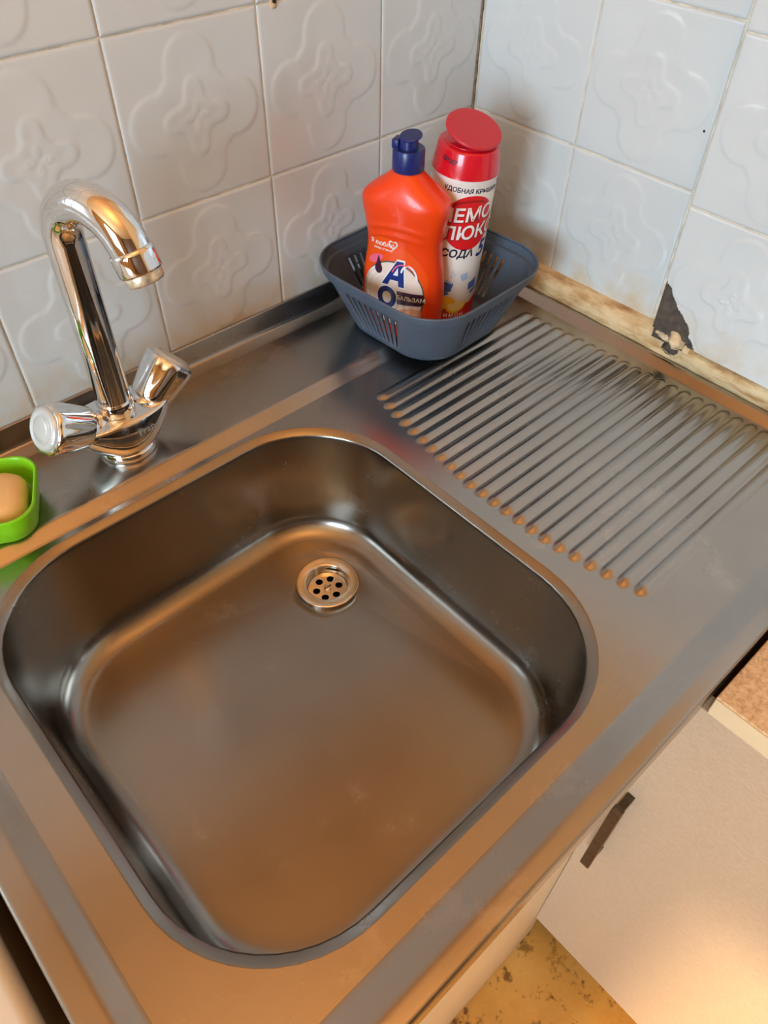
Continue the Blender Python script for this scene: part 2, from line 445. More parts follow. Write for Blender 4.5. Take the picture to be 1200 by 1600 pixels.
# crumbled mortar showing in the broken corner
def mortar():
    bm = bmesh.new(); n = 26; g = []
    for j in range(n + 1):
        row = []
        for i in range(n + 1):
            y = -0.3215 - 0.070 * i / n; z = 0.020 + 0.082 * j / n
            d = noise.fractal(Vector((y * 90, z * 90, 2)), 0.8, 2.0, 4) * 0.0028
            if i in (0, n) or j in (0, n): d = 0
            row.append(bm.verts.new((PX + 0.0085 + d, y, z)))
        g.append(row)
    for j in range(n):
        for i in range(n): bm.faces.new((g[j][i], g[j][i + 1], g[j + 1][i + 1], g[j + 1][i]))
    r = bmesh.ops.extrude_edge_only(bm, edges=[e for e in bm.edges if len(e.link_faces) == 1])
    for v in [q for q in r['geom'] if isinstance(q, bmesh.types.BMVert)]: v.co.x = 0.0
    return from_bm('mortar', bm)
link('mortar', mortar(), MT['cement'], wall_right)
def lump(c, s, seed, mat, parent, name='plaster_lump'):
    bm = bmesh.new(); bmesh.ops.create_icosphere(bm, subdivisions=3, radius=1)
    for v in bm.verts:
        k = 1 + 0.45 * noise.noise(v.co * 1.6 + Vector((seed, 0, 0))) + 0.18 * noise.noise(v.co * 5 + Vector((seed, 3, 0)))
        v.co = Vector((v.co.x * s[0], v.co.y * s[1], v.co.z * s[2])) * k + Vector(c)
    return link(name, from_bm('lump', bm), mat, parent)

# batten and plaster bead between sink and right wall
def batten():
    ny = 120
    prof = [(0.0045, -0.012), (-0.0135, -0.012), (-0.0145, 0.004), (-0.0155, 0.012), (-0.013, 0.0195), (-0.006, 0.0245), (0.0025, 0.0275), (0.0045, 0.0275)]
    loops = []
    for k in range(ny + 1):
        y = -0.002 - 1.2 * k / ny
        L = []
        for i, (x, z) in enumerate(prof):
            if 1 < i < 7:
                d = noise.fractal(Vector((y * 40, i * 0.7, 0)), 0.7, 2, 4) * 0.0016
                x += d; z += d * 0.8
                if -0.352 < y < -0.338 and i > 2: z -= 0.010; x += 0.005
                if i > 2: k_ = smooth01((-y - 0.352) / 0.02); x -= 0.010 * k_; z += 0.0065 * k_
            L.append((x, y, z))
        loops.append(L)
    return loft_mesh('batten', loops, cap_start=True, cap_end=True)
trim = struct('trim_1', batten(), MT['ledge'], smooth=True)
lump((-0.0165, -0.3365, 0.0275), (0.006, 0.011, 0.005), 1.0, MT['plaster'], trim)
lump((-0.0200, -0.3530, 0.0300), (0.009, 0.010, 0.0105), 4.0, MT['plaster'], trim)
lump((-0.0165, -0.3665, 0.0235), (0.007, 0.008, 0.0055), 9.0, MT['plaster'], trim)
lump((-0.0150, -0.3480, 0.0150), (0.006, 0.012, 0.007), 14.0, MT['cement'], trim)
# grimy joint in the corner of the two tiled walls
def joint():
    loops = []
    for k in range(90):
        z = 0.02 + 0.72 * k / 89
        w = 0.0016 + 0.0010 * noise.fractal(Vector((0, 0, z * 120)), 0.6, 2, 3)
        loops.append([(0.002, 0.002, z), (-w, 0.001, z), (-w * 0.7, -w * 0.7, z), (0.001, -w, z)])
    return loft_mesh('joint', loops, cap_start=True, cap_end=True)
struct('trim_2', joint(), plain('grimy_corner_joint', (0.20, 0.16, 0.12), 0.9, var=0.5, scale=150), smooth=True)

# ------------------------------------------------------------------ sink
sink = thing('kitchen_sink', 'stainless steel sink with square basin and ribbed draining board in the corner', 'sink', (-0.42, -0.3, -0.15))
SO = Vector((0.42, 0.3, 0.15))
def sinkpart(name, me, mat, smooth=True, parent=None):
    me.transform(Matrix.Translation(SO))
    return link(name, me, mat, parent or sink, smooth=smooth)
RD = 0.0082                         # depth of the pressed-in field
BX0, BX1, BY0, BY1, BR = -0.7652, -0.3560, -0.5595, -0.1352, 0.108
FX0, FX1, FY0, FY1 = -0.7926, -0.0330, -0.5767, -0.1298  # flat field
TX0, TX1, TY0, TY1 = -0.8100, -0.0200, -0.6020, -0.1145  # top of the ramps
OX0, OX1, OY0, OY1 = -0.825, -0.0165, -0.612, -0.0045
XS = -0.3450                        # where the ribbed field takes over
def away(x, y, k=1.0115):           # a point of the pressed field, seen at deck height
    return (-0.7548 + (x + 0.7548) * k, -0.6565 + (y + 0.6565) * k)
def deck_mesh():
    vs = []; fs = []
    def addl(v, f):
        o = len(vs); vs.extend(v); fs.extend([tuple(i + o for i in q) for q in f])
    # ramps and rim
    loops = []
    def lp(t, z, x0, x1, y0, y1, r): loops.append([(x, y, z) for x, y in rrect(x0, x1, y0, y1, r)])
    K = 11
    for k in range(K):
        t = k / (K - 1)
        s = t
        # linear core with rounded ends
        a = 0.07
        if t < a: zt = t * t / (2 * a)
        elif t > 1 - a: zt = (1 - a) - (1 - t) ** 2 / (2 * a)
        else: zt = t - a / 2
        zt /= (1 - a)
        lp(t, -RD * (1 - zt), FX0 + (TX0 - FX0) * s, FX1 + (TX1 - FX1) * s, FY0 + (TY0 - FY0) * s, FY1 + (TY1 - FY1) * s, 0.008 + 0.003 * s)
    lp(0, 0, TX0 - 0.002, TX1 + 0.001, TY0 - 0.002, TY1 + 0.003, 0.014)
    lp(0, 0, OX0 + 0.002, OX1 - 0.0005, OY0 + 0.002, OY1 - 0.002, 0.008)
    for o, z in ((0, -0.0002), (0.0012, -0.0009), (0.0020, -0.0022), (0.0022, -0.006), (0.0022, -0.034)):
        lp(0, z, OX0 - o, OX1 + o * 0.4, OY0 - o, OY1 + o * 0.4, 0.008)
    addl(*loft(loops))
    # flat field round the basin
    inner = rrect(BX0, BX1, BY0, BY1, BR); x0, x1, y0, y1 = FX0 - 0.0005, XS, FY0 - 0.0005, FY1 + 0.0005
    outer = []
    cx, cy = (BX0 + BX1) / 2, (BY0 + BY1) / 2
    for (x, y) in inner:
        dx, dy = x - cx, y - cy
        # push along the nearest-side direction; corners go to rectangle corners
        tx = ((x1 if dx > 0 else x0) - cx) / dx if abs(dx) > 1e-9 else 1e9
        ty = ((y1 if dy > 0 else y0) - cy) / dy if abs(dy) > 1e-9 else 1e9
        t = min(tx, ty); outer.append((cx + dx * t, cy + dy * t))
    mid = [((a[0] * 0.97 + b_[0] * 0.03), (a[1] * 0.97 + b_[1] * 0.03)) for a, b_ in zip(inner, outer)]
    L0 = [(x, y, -RD) for x, y in inner]; Lm = [(x, y, -RD) for x, y in mid]; L1 = [(x, y, -RD) for x, y in outer]
    addl(*loft([L0, Lm, L1]))
    # rectangle corners left over by the radial mapping
    n = len(outer)
    for cxn, cyn in ((x1, y1), (x0, y1), (x0, y0), (x1, y0)):
        for i in range(n):
            a, b_ = outer[i], outer[(i + 1) % n]
            on_x = abs(a[0] - cxn) < 1e-6 or abs(b_[0] - cxn) < 1e-6
            on_y = abs(a[1] - cyn) < 1e-6 or abs(b_[1] - cyn) < 1e-6
            if on_x and on_y and not (abs(a[0] - b_[0]) < 1e-6 or abs(a[1] - b_[1]) < 1e-6):
                addl([(a[0], a[1], -RD), (b_[0], b_[1], -RD), (cxn, cyn, -RD)], [(0, 1, 2)])
    # ribbed field
    xs = []; x = XS
    while x < FX1 + 0.0005:
        xs.append(x)
        x += 0.0016 if (x < -0.290 or x > -0.085) else 0.006
    xs.append(FX1 + 0.0005)
    ys = []; y = FY1 + 0.0005
    while y > FY0 - 0.0005:
        ys.append(y); y -= 0.0012 if -0.540 < y < -0.160 else 0.006
    ys.append(FY0 - 0.0005)
    NR = 23; ribs = []
    for k in range(NR):
        t = k / (NR - 1)
        xl = -0.312 - 0.026 * min(1, t / 0.45) ** 0.75 + 0.016 * max(0, (t - 0.7) / 0.3) ** 1.5
        xr = -0.064 + 0.019 * t
        yr = away(0, -0.1795 - 0.01552 * k)[1]
        ribs.append((yr, away(xl, 0)[0], away(xr, 0)[0]))
    def hh(x, y):
        k0 = int(round((ribs[0][0] - y) / (ribs[0][0] - ribs[1][0]))); best = 0
        for k in (k0 - 1, k0, k0 + 1):
            if 0 <= k < NR:
                yc, xl, xr = ribs[k]
                dx = max(xl + 0.008 - x, 0, x - (xr - 0.008)) ; d = math.hypot(dx * 0.62, y - yc)
                if d < 0.0077: best = max(best, 0.0034 * (1 - (d / 0.0077) ** 2) ** 1.35)
        return best
    V = [(x, y, -RD + hh(x, y)) for y in ys for x in xs]; nx = len(xs)
    F = [(j * nx + i, (j + 1) * nx + i, (j + 1) * nx + i + 1, j * nx + i + 1) for j in range(len(ys) - 1) for i in range(nx - 1)]
    addl(V, F)
    me = mesh('deck', vs, fs)
    bm = bmesh.new(); bm.from_mesh(me)
    for f in bm.faces:
        f.normal_update()
        if f.normal.z < -1e-3: f.normal_flip()
    bm.to_mesh(me); bm.free()
    return me
sinkpart('draining_deck', deck_mesh(), MT['deck'])
def upstand():
    prof = [(-0.0215, 0.0001), (-0.017, 0.0006), (-0.0105, 0.0028), (-0.0080, 0.0036), (-0.0065, 0.0042), (-0.0052, 0.0060), (-0.0048, 0.010), (-0.0040, 0.0285), (-0.0036, 0.0298), (-0.0028, 0.0302), (-0.0016, 0.0302), (-0.0016, 0.0002)]
    loops = [[(x, y, z) for y, z in prof] for x in (-0.825, -0.6, -0.4, -0.2, -0.017)]
    return loft_mesh('upstand', loops, cap_start=True, cap_end=True)
sinkpart('upstand', sharp(upstand(), 50), MT['deck'])
DRX, DRY, FLZ = -0.446, -0.243, -0.151
def basin_mesh():
    prof = [(0.0, -RD), (0.0006, -RD - 0.0001), (0.0014, -RD - 0.0005), (0.0070, -RD - 0.0036), (0.0079, -RD - 0.0044), (0.0085, -RD - 0.0056), (0.0088, -RD - 0.0085), (0.0092, -RD - 0.014), (0.0118, -0.060), (0.0150, -0.112)]
    R = 0.027; o0 = 0.0156; z0 = -0.121
    for k in range(1, 13):
        a = rad(84 * k / 12)
        prof.append((o0 + R * (1 - cos(a)), z0 - R * sin(a)))
    zl = prof[-1][1]; k = (FLZ + 0.002 - zl) / (prof[-1][1] - z0)
    loops = []
    for o, z in prof:
        loops.append([(x, y, z) for x, y in rrect(BX0 + o, BX1 - o, BY0 + o, BY1 - o, BR - o * 0.75)])
    ol, zl = prof[-1]
    base = rrect(BX0 + ol + 0.008, BX1 - ol - 0.008, BY0 + ol + 0.008, BY1 - ol - 0.008, BR - ol * 0.75 - 0.005)
    for s in (0.0, 0.06, 0.15, 0.3, 0.5, 0.7, 0.85, 0.95, 1.0):
        L = []
        for x, y in base:
            a = math.atan2(y - DRY, x - DRX)
            tx, ty = DRX + 0.0335 * cos(a), DRY + 0.0335 * sin(a)
            L.append((x + (tx - x) * s, y + (ty - y) * s, zl - 0.0006 - (FLZ * -1 + zl - 0.0006) * (1 - (1 - s) ** 1.3)))
        loops.append(L)
    # drop into the outlet
    loops.append([(x, y, z - 0.02) for x, y, z in loops[-1]])
    me = loft_mesh('basin', loops)
    bm = bmesh.new(); bm.from_mesh(me)
    bm.faces.ensure_lookup_table()
    # normals must face inwards / upwards
    up = sum(f.normal.z * f.calc_area() for f in bm.faces)
    if up < 0: bmesh.ops.reverse_faces(bm, faces=bm.faces)
    bm.to_mesh(me); bm.free()
    return me
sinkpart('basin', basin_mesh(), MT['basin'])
drain = link('drain', lathe([(0.0350, -0.0022), (0.0352, 0.0002), (0.0345, 0.0012), (0.0330, 0.0015), (0.0250, 0.0004), (0.0236, -0.0004), (0.0228, -0.003), (0.0225, -0.0115), (0.0222, -0.0125), (0.0205, -0.0125)], 64), MT['chrome_dull'], sink)
drain.location = Vector((DRX, DRY, FLZ)) + SO
def strainer():
    cu = bpy.data.curves.new('strainer', 'CURVE'); cu.dimensions = '2D'; cu.fill_mode = 'BOTH'; cu.extrude = 0.0007; cu.bevel_depth = 0.0003; cu.bevel_resolution = 1
    def circ(x, y, r, n=32):
        sp = cu.splines.new('POLY'); sp.points.add(n - 1); sp.use_cyclic_u = True
        for k in range(n): sp.points[k].co = (x + r * cos(2 * pi * k / n), y + r * sin(2 * pi * k / n), 0, 1)
    circ(0, 0, 0.0218, 48)
    for k in range(6): circ(0.0130 * cos(rad(60 * k + 38)), 0.0130 * sin(rad(60 * k + 38)), 0.0043, 24)
    o = bpy.data.objects.new('t', cu); C.objects.link(o)
    dg = bpy.context.evaluated_depsgraph_get()
    me = bpy.data.meshes.new_from_object(o.evaluated_get(dg)); bpy.data.objects.remove(o)
    return me
st = link('strainer', strainer(), MT['chrome_dull'], drain, (0, 0, -0.0118), smooth=False)
def screw():
    bm = bmesh.new()
    me = lathe([(0.0, 0.0014), (0.003, 0.0013), (0.0044, 0.0006), (0.0048, -0.0012), (0.0, -0.0012)], 28)
    return me
link('screw', screw(), MT['chrome_dull'], drain, (0, 0, -0.0100))
link('screw_slot', box(-0.0045, 0.0045, -0.0006, 0.0006, 0.0004, 0.0016), MT['bronze'], drain, (0, 0, -0.0100), smooth=False)
link('waste_pipe', lathe([(0.0228, -0.013), (0.0225, -0.06), (0.0, -0.06)], 40), MT['dark'], drain)

# ------------------------------------------------------------------ tap
FXC, FYC = -0.5545, -0.0690
tap = thing('mixer_tap', 'chrome two-handle mixer tap with swan-neck spout standing on the sink ledge', 'tap', (FXC, FYC, 0))
link('base_ring', lathe([(0.0, 0.0), (0.0285, 0.0), (0.0292, 0.0015), (0.0288, 0.0062), (0.0276, 0.0082), (0.021, 0.0095), (0.0, 0.0095)], 56), MT['chrome'], tap)
def sstad(hx, hy, e=2.6, n=48, sx=0):
    L = []
    for k in range(n):
        a = 2 * pi * k / n; c, s = cos(a), sin(a)
        L.append((hx * math.copysign(abs(c) ** (2 / e), c) + sx, hy * math.copysign(abs(s) ** (2 / e), s)))
    return L
def tap_body():
    loops = []
    for z, hx, hy, e in ((0.0075, 0.022, 0.022, 2), (0.0085, 0.0275, 0.0265, 2), (0.0105, 0.0310, 0.0285, 2.05), (0.015, 0.0360, 0.0300, 2.1), (0.022, 0.0420, 0.0306, 2.2), (0.030, 0.0475, 0.0300, 2.35), (0.038, 0.0512, 0.0286, 2.5), (0.0435, 0.0524, 0.0272, 2.6), (0.0456, 0.0519, 0.0264, 2.7), (0.0464, 0.0503, 0.0250, 2.8), (0.0467, 0.047, 0.0220, 2.8), (0.0468, 0.02, 0.01, 2.4), (0.0468, 0.001, 0.001, 2)):
        loops.append([(x, y, z) for x, y in sstad(hx, hy, e)])
    return loft_mesh('body', loops, cap_start=True, cap_end=True)
link('body', sharp(tap_body(), 60), MT['chrome'], tap)
link('collar', lathe([(0.0, 0.0455), (0.0166, 0.0455), (0.0170, 0.047), (0.0170, 0.058), (0.0164, 0.0595), (0.0160, 0.0600), (0.0160, 0.0612), (0.0, 0.0612)], 48), MT['chrome'], tap)
col_scr = lathe([(0.0, 0.0012), (0.0012, 0.0012), (0.0014, 0.0004), (0.0024, 0.0004), (0.0026, -0.0004)], 20)
o = link('set_screw', col_scr, MT['chrome_dull'], tap, (0.0170 * cos(rad(-68)), 0.0170 * sin(rad(-68)), 0.0525)); o.rotation_euler = (pi / 2, 0, rad(22))
def spout():
    z1, r, phi, th, Ls = 0.2200, 0.0388, rad(-74), rad(158), 0.005
    u = Vector((cos(phi), sin(phi), 0)); pts = []; ra = []
    for z in (0.0605, 0.062, 0.10, 0.14, 0.18, 0.205): pts.append(Vector((0, 0, z))); ra.append(0.0160)
    for k in range(33):
        a = th * k / 32
        pts.append(Vector((0, 0, z1)) + u * r * (1 - cos(a)) + Vector((0, 0, r * sin(a)))); ra.append(0.0160)
    t = u * sin(th) + Vector((0, 0, cos(th)))
    e = pts[-1]
    for s in (0.4, 0.8, 1.0): pts.append(e + t * Ls * s); ra.append(0.0160)
    return pts, ra, t
sp_pts, sp_r, sp_t = spout()
link('spout', sharp(tube(sp_pts, sp_r, 40), 60), MT['chrome'], tap)
tip = sp_pts[-1]; q = (-sp_t).to_track_quat('Z', 'Y')
def oriented(name, me, mat, loc, quat, parent):
    o = link(name, me, mat, parent, loc); o.rotation_mode = 'QUATERNION'; o.rotation_quaternion = quat; return o
oriented('tip_collar', lathe([(0.0158, 0.0040), (0.0172, 0.0030), (0.0174, 0.0), (0.0174, -0.0125), (0.0168, -0.0140), (0.0145, -0.0142)], 48), MT['chrome'], tip, q, tap)
oriented('aerator', lathe([(0.0146, -0.0135), (0.0150, -0.0145), (0.0150, -0.0205), (0.0140, -0.0222), (0.0115, -0.0222), (0.0112, -0.0190), (0.0, -0.0190)], 48), MT['lime'], tip, q, tap)
def knob_mesh():
    n = 84; loops = []
    prof = [(0.000, 0.0150), (0.0015, 0.0182), (0.004, 0.0196), (0.010, 0.0206), (0.020, 0.0222), (0.032, 0.0240), (0.040, 0.0248), (0.0435, 0.0247), (0.0455, 0.0236), (0.0462, 0.0218), (0.0458, 0.0190)]
    for z, r in prof:
        L = []
        for k in range(n):
            a = 2 * pi * k / n
            f = 1 - 0.055 * smooth01((z - 0.004) / 0.03) * (0.5 - 0.5 * cos(7 * a)) ** 2
            L.append((r * f * cos(a), r * f * sin(a), z))
        loops.append(L)
    return loft_mesh('knob', loops, cap_start=True, cap_end=True)
def cap_mesh():
    return lathe([(0.0, 0.0508), (0.008, 0.0506), (0.0115, 0.0503), (0.0125, 0.0494), (0.0140, 0.0494), (0.0150, 0.0504), (0.0190, 0.0487), (0.0208, 0.0465), (0.0205, 0.0445), (0.0, 0.0445)], 40)
kn_me = sharp(knob_mesh(), 50); cap_me = cap_mesh()
MT['cap'] = plain('frosted_cap', (0.62, 0.64, 0.62), 0.25, 0.25, coat=0.5, var=0.08, scale=60)
for side, elev in ((-1, 30), (1, 42)):
    d = Vector((side * cos(rad(elev)), -0.10 if side < 0 else 0.05, sin(rad(elev)))).normalized()
    st_ = Vector((side * (0.0150 if side < 0 else 0.0190), 0, 0.0330 if side < 0 else 0.0270))
    oriented('handle_stem', lathe([(0.0, 0.0), (0.0150, 0.0), (0.0160, 0.012), (0.0165, 0.0215), (0.0, 0.0215)], 36), MT['chrome'], st_, d.to_track_quat('Z', 'Y'), tap)
    kb = oriented('handle', kn_me, MT['chrome'], st_ + d * 0.0185, d.to_track_quat('Z', 'Y'), tap)
    link('handle_cap', cap_me, MT['cap'], kb)

# ------------------------------------------------------------------ text helper
def text_mesh(s, size, bold=0.0, shear=0.0, spacing=1.0, align='CENTER'):
    cu = bpy.data.curves.new('t', 'FONT'); cu.body = s; cu.size = size; cu.align_x = align; cu.align_y = 'CENTER'
    cu.offset = bold; cu.shear = shear; cu.space_character = spacing; cu.resolution_u = 4; cu.fill_mode = 'FRONT'
    o = bpy.data.objects.new('t', cu); C.objects.link(o)
    dg = bpy.context.evaluated_depsgraph_get()
    me = bpy.data.meshes.new_from_object(o.evaluated_get(dg)); bpy.data.objects.remove(o); bpy.data.curves.remove(cu)
    return me
def shape_mesh(outline, holes=()):
    cu = bpy.data.curves.new('s', 'CURVE'); cu.dimensions = '2D'; cu.fill_mode = 'FRONT'
    for L in [outline, *holes]:
        sp = cu.splines.new('POLY'); sp.points.add(len(L) - 1); sp.use_cyclic_u = True
        for k, (x, y) in enumerate(L): sp.points[k].co = (x, y, 0, 1)
    o = bpy.data.objects.new('s', cu); C.objects.link(o)
    dg = bpy.context.evaluated_depsgraph_get()
    me = bpy.data.meshes.new_from_object(o.evaluated_get(dg)); bpy.data.objects.remove(o); bpy.data.curves.remove(cu)
    return me
def ell(cx, cy, a, b, n=48, rot=0, t0=0, t1=360):
    out = []
    full = abs(t1 - t0) >= 360
    for k in range(n if full else n + 1):
        t = rad(t0 + (t1 - t0) * k / n); x, y = a * cos(t), b * sin(t)
        out.append((cx + x * cos(rot) - y * sin(rot), cy + x * sin(rot) + y * cos(rot)))
    return out
def conform(me, fn, off, place=(0, 0), rot=0, step=0.003, clip=None):
    """cut a flat print into strips and lay it on a curved face: fn(u, v, offset) -> point"""
    bm = bmesh.new(); bm.from_mesh(me)
    bmesh.ops.rotate(bm, verts=bm.verts, cent=(0, 0, 0), matrix=Matrix.Rotation(rot, 3, 'Z'))
    bmesh.ops.translate(bm, verts=bm.verts, vec=(place[0], place[1], 0))
    if clip:
        for ax, val, sgn in clip:
            no = Vector((1, 0, 0)) if ax == 'x' else Vector((0, 1, 0))
            bmesh.ops.bisect_plane(bm, geom=bm.verts[:] + bm.edges[:] + bm.faces[:], dist=1e-7, plane_co=no * val, plane_no=no * sgn, clear_outer=True)
    if bm.verts:
        for ax in (0, 1):
            lo = min(v.co[ax] for v in bm.verts); hi = max(v.co[ax] for v in bm.verts)
            x = math.floor(lo / step) * step + step
            no = Vector((1, 0, 0)) if ax == 0 else Vector((0, 1, 0))
            while x < hi:
                bmesh.ops.bisect_plane(bm, geom=bm.verts[:] + bm.edges[:] + bm.faces[:], dist=1e-7, plane_co=no * x, plane_no=no)
                x += step
    for v in bm.verts: v.co = fn(v.co.x, v.co.y, off)
    out = bpy.data.meshes.new('print'); bm.to_mesh(out); bm.free()
    return out

# lettering cast on the front of the tap body
def on_body(u, v, off):
    # front of the loft between z .02 and .045
    z = 0.0315 + v
    k = (z - 0.020) / 0.022
    hx = 0.0415 + 0.0105 * k; hy = 0.0306 - 0.0012 * max(0, k - 0.4) / 0.6
    y = -hy * (1 - min(0.999, abs(u / hx)) ** 2.35) ** (1 / 2.35)
    return Vector((u, y - off, z))
link('lettering', conform(text_mesh('Frap', 0.0098, 0.0002, spacing=1.05), on_body, 0.0006, (0.012, 0.002), 0.05), MT['ink_etch'], tap, smooth=False)

# ------------------------------------------------------------------ soap dish
dish = thing('soap_dish', 'lime green plastic soap dish at the left edge beside the tap', 'soap dish', (-0.708, -0.070, 0))
dish.rotation_euler = (0, 0, rad(-27))
def dish_mesh():
    loops = []
    for z, o in ((0.0, 0.012), (0.001, 0.008), (0.004, 0.0055), (0.015, 0.003), (0.030, 0.0), (0.0315, 0.0004), (0.0322, 0.0015), (0.0315, 0.0028), (0.030, 0.0032), (0.015, 0.006), (0.006, 0.0085), (0.0045, 0.013), (0.0045, 0.03)):
        loops.append([(x, y, z) for x, y in rrect(-0.060 + o, 0.060 - o, -0.044 + o, 0.044 - o, 0.024 - o * 0.4)])
    return loft_mesh('dish', loops, cap_start=True, cap_end=True)
link('dish_bowl', sharp(dish_mesh(), 60), MT['green'], dish)
soap = bpy.data.objects.new('soap_bar', loft_mesh('soap', [[(x, y, z) for x, y in rrect(-0.044 + o, 0.044 - o, -0.030 + o, 0.030 - o, 0.018)] for z, o in ((0.0, 0.012), (0.001, 0.007), (0.004, 0.003), (0.010, 0.0004), (0.014, 0.0), (0.019, 0.001), (0.024, 0.004), (0.0262, 0.0085), (0.0268, 0.013))], cap_start=True, cap_end=True))
C.objects.link(soap); soap.data.materials.append(MT['soap'])
for p in soap.data.polygons: p.use_smooth = True
soap.location = (-0.7035, -0.0725, 0.0046); soap.rotation_euler = (0, 0, rad(-27))
setprops(soap, 'worn beige bar of soap lying in the green dish', 'soap')

# ------------------------------------------------------------------ plastic basket
BKX, BKY = -0.1740, -0.1085
basket = thing('plastic_basket', 'slate blue slotted plastic basket in the sink corner holding two cleaners', 'basket', (BKX, BKY, 0.0005))
def basket_loop(h, r, z, dx=0, dy=0):
    """square loop with slot stops: returns points and slot flags"""
    NS = 9; pts = []; slot = []
    cr = r
    for k in range(4):
        a0 = 90 * k
        cx = (h - cr) * (1 if k in (0, 3) else -1); cy = (h - cr) * (1 if k in (0, 1) else -1)
        m = 10
        for j in range(m + 1):
            a = rad(a0 + 90 * j / m); pts.append((cx + cr * cos(a), cy + cr * sin(a), z)); slot.append(False)
        k2 = (k + 1) % 4
        ex = (h - cr) * (1 if k2 in (0, 3) else -1) + cr * cos(rad(a0 + 90)); ey = (h - cr) * (1 if k2 in (0, 1) else -1) + cr * sin(rad(a0 + 90))
        sx, sy, _ = pts[-1]
        T = 2 * NS + 1
        for j in range(1, T):
            t = j / T; pts.append((sx + (ex - sx) * t, sy + (ey - sy) * t, z)); slot.append(j % 2 == 1)
    return pts, slot
def basket_mesh():
    rows = [(0.0, 0.058, 0.036), (0.0008, 0.068, 0.042), (0.004, 0.0735, 0.045), (0.009, 0.0755, 0.046), (0.012, 0.0768, 0.0462), (0.060, 0.0945, 0.050), (0.065, 0.0965, 0.051), (0.069, 0.0975, 0.052), (0.0695, 0.1015, 0.055), (0.073, 0.1028, 0.055), (0.0775, 0.1040, 0.056), (0.0810, 0.1046, 0.056), (0.0822, 0.1036, 0.055), (0.0818, 0.1018, 0.054)]
    loops = []; flag = None
    for z, h, r in rows:
        L, flag = basket_loop(h, r, z); loops.append(L)
    n = len(flag); vs = []; fs = []
    for L in loops: vs += L
    for i in range(len(loops) - 1):
        for j in range(n):
            if i == 4 and flag[j]: continue
            k = (j + 1) % n
            fs.append((i * n + j, i * n + k, (i + 1) * n + k, (i + 1) * n + j))
    fs.append(tuple(range(n))[::-1])
    me = mesh('basket', vs, fs)
    return me
bk = link('basket_body', sharp(basket_mesh(), 45), MT['slate'], basket)
md = bk.modifiers.new('wall', 'SOLIDIFY'); md.thickness = 0.0022; md.offset = -1
bk.rotation_euler = (0, 0, rad(3))

# ------------------------------------------------------------------ orange bottle
BOX, BOY = -0.2090, -0.1040
bottle = thing('detergent_bottle', 'orange dish detergent bottle with navy flip cap standing in the basket', 'bottle', (BOX, BOY, 0.0035))
bottle.rotation_euler = (0, 0, rad(293))
BP = [(0.0, 0.036, 0.020), (0.001, 0.0390, 0.0222), (0.005, 0.0425, 0.0245), (0.015, 0.0450, 0.0258), (0.040, 0.0468, 0.0268), (0.062, 0.0465, 0.0268), (0.082, 0.0446, 0.0260), (0.098, 0.0422, 0.0248), (0.110, 0.0412, 0.0243), (0.122, 0.0420, 0.0248), (0.136, 0.0445, 0.0258), (0.148, 0.0470, 0.0264), (0.156, 0.0480, 0.0264), (0.1605, 0.0470, 0.0260), (0.165, 0.0432, 0.0252), (0.172, 0.0345, 0.0232), (0.179, 0.0250, 0.0200), (0.1845, 0.0185, 0.0165), (0.188, 0.0150, 0.0142), (0.196, 0.0132, 0.0132)]
def bprof(z):
    for (z0, w0, d0), (z1, w1, d1) in zip(BP, BP[1:]):
        if z0 <= z <= z1:
            t = (z - z0) / (z1 - z0); return w0 + (w1 - w0) * t, d0 + (d1 - d0) * t
    return BP[-1][1:]
def catmull(z):
    i = max(k for k in range(len(BP)) if BP[k][0] <= z + 1e-12); i = min(i, len(BP) - 2)
    p = [BP[max(i - 1, 0)], BP[i], BP[i + 1], BP[min(i + 2, len(BP) - 1)]]
    t = (z - p[1][0]) / (p[2][0] - p[1][0]); o = []
    for c in (1, 2):
        m1 = (p[2][c] - p[0][c]) / max(1e-9, p[2][0] - p[0][0]) * (p[2][0] - p[1][0]); m2 = (p[3][c] - p[1][c]) / max(1e-9, p[3][0] - p[1][0]) * (p[2][0] - p[1][0])
        t2, t3 = t * t, t * t * t
        o.append((2 * t3 - 3 * t2 + 1) * p[1][c] + (t3 - 2 * t2 + t) * m1 + (-2 * t3 + 3 * t2) * p[2][c] + (t3 - t2) * m2)
    return o
def bottle_mesh():
    zs = [0, 0.0005, 0.001, 0.0025, 0.005, 0.009] + [0.015 + 0.002 * k for k in range(0, 88)] + [0.196]
    loops = []
    for z in zs:
        w, d = catmull(min(z, 0.196)); e = 2.7 if z < 0.158 else 2.7 - 0.7 * smooth01((z - 0.158) / 0.028)
        L = []
        for x, y in sstad(w, d, e, 80):
            # two arched press lines over the waist
            if y < 0 and 0.10 < z < 0.155:
                for zc, am in ((0.137, 0.0010), (0.127, 0.0008)):
                    ax = zc - 5.5 * x * x
                    y -= am * math.exp(-((z - ax) / 0.0022) ** 2) * (1 - min(1, abs(x) / 0.036) ** 4)
            L.append((x, y, z))
        loops.append(L)
    return loft_mesh('bottle', loops, cap_start=True, cap_end=True)
link('bottle_body', bottle_mesh(), MT['orange'], bottle)
cap = link('cap', sharp(lathe([(0.0, 0.1880), (0.0160, 0.1880), (0.0165, 0.1890), (0.0163, 0.2080), (0.0155, 0.2093), (0.0, 0.2093)], 48), 40), MT['navy_cap'], bottle)
link('cap_spout', sharp(lathe([(0.0095, 0.2085), (0.0092, 0.2155), (0.0088, 0.2180), (0.0, 0.2180)], 36), 40), MT['navy_cap'], cap)
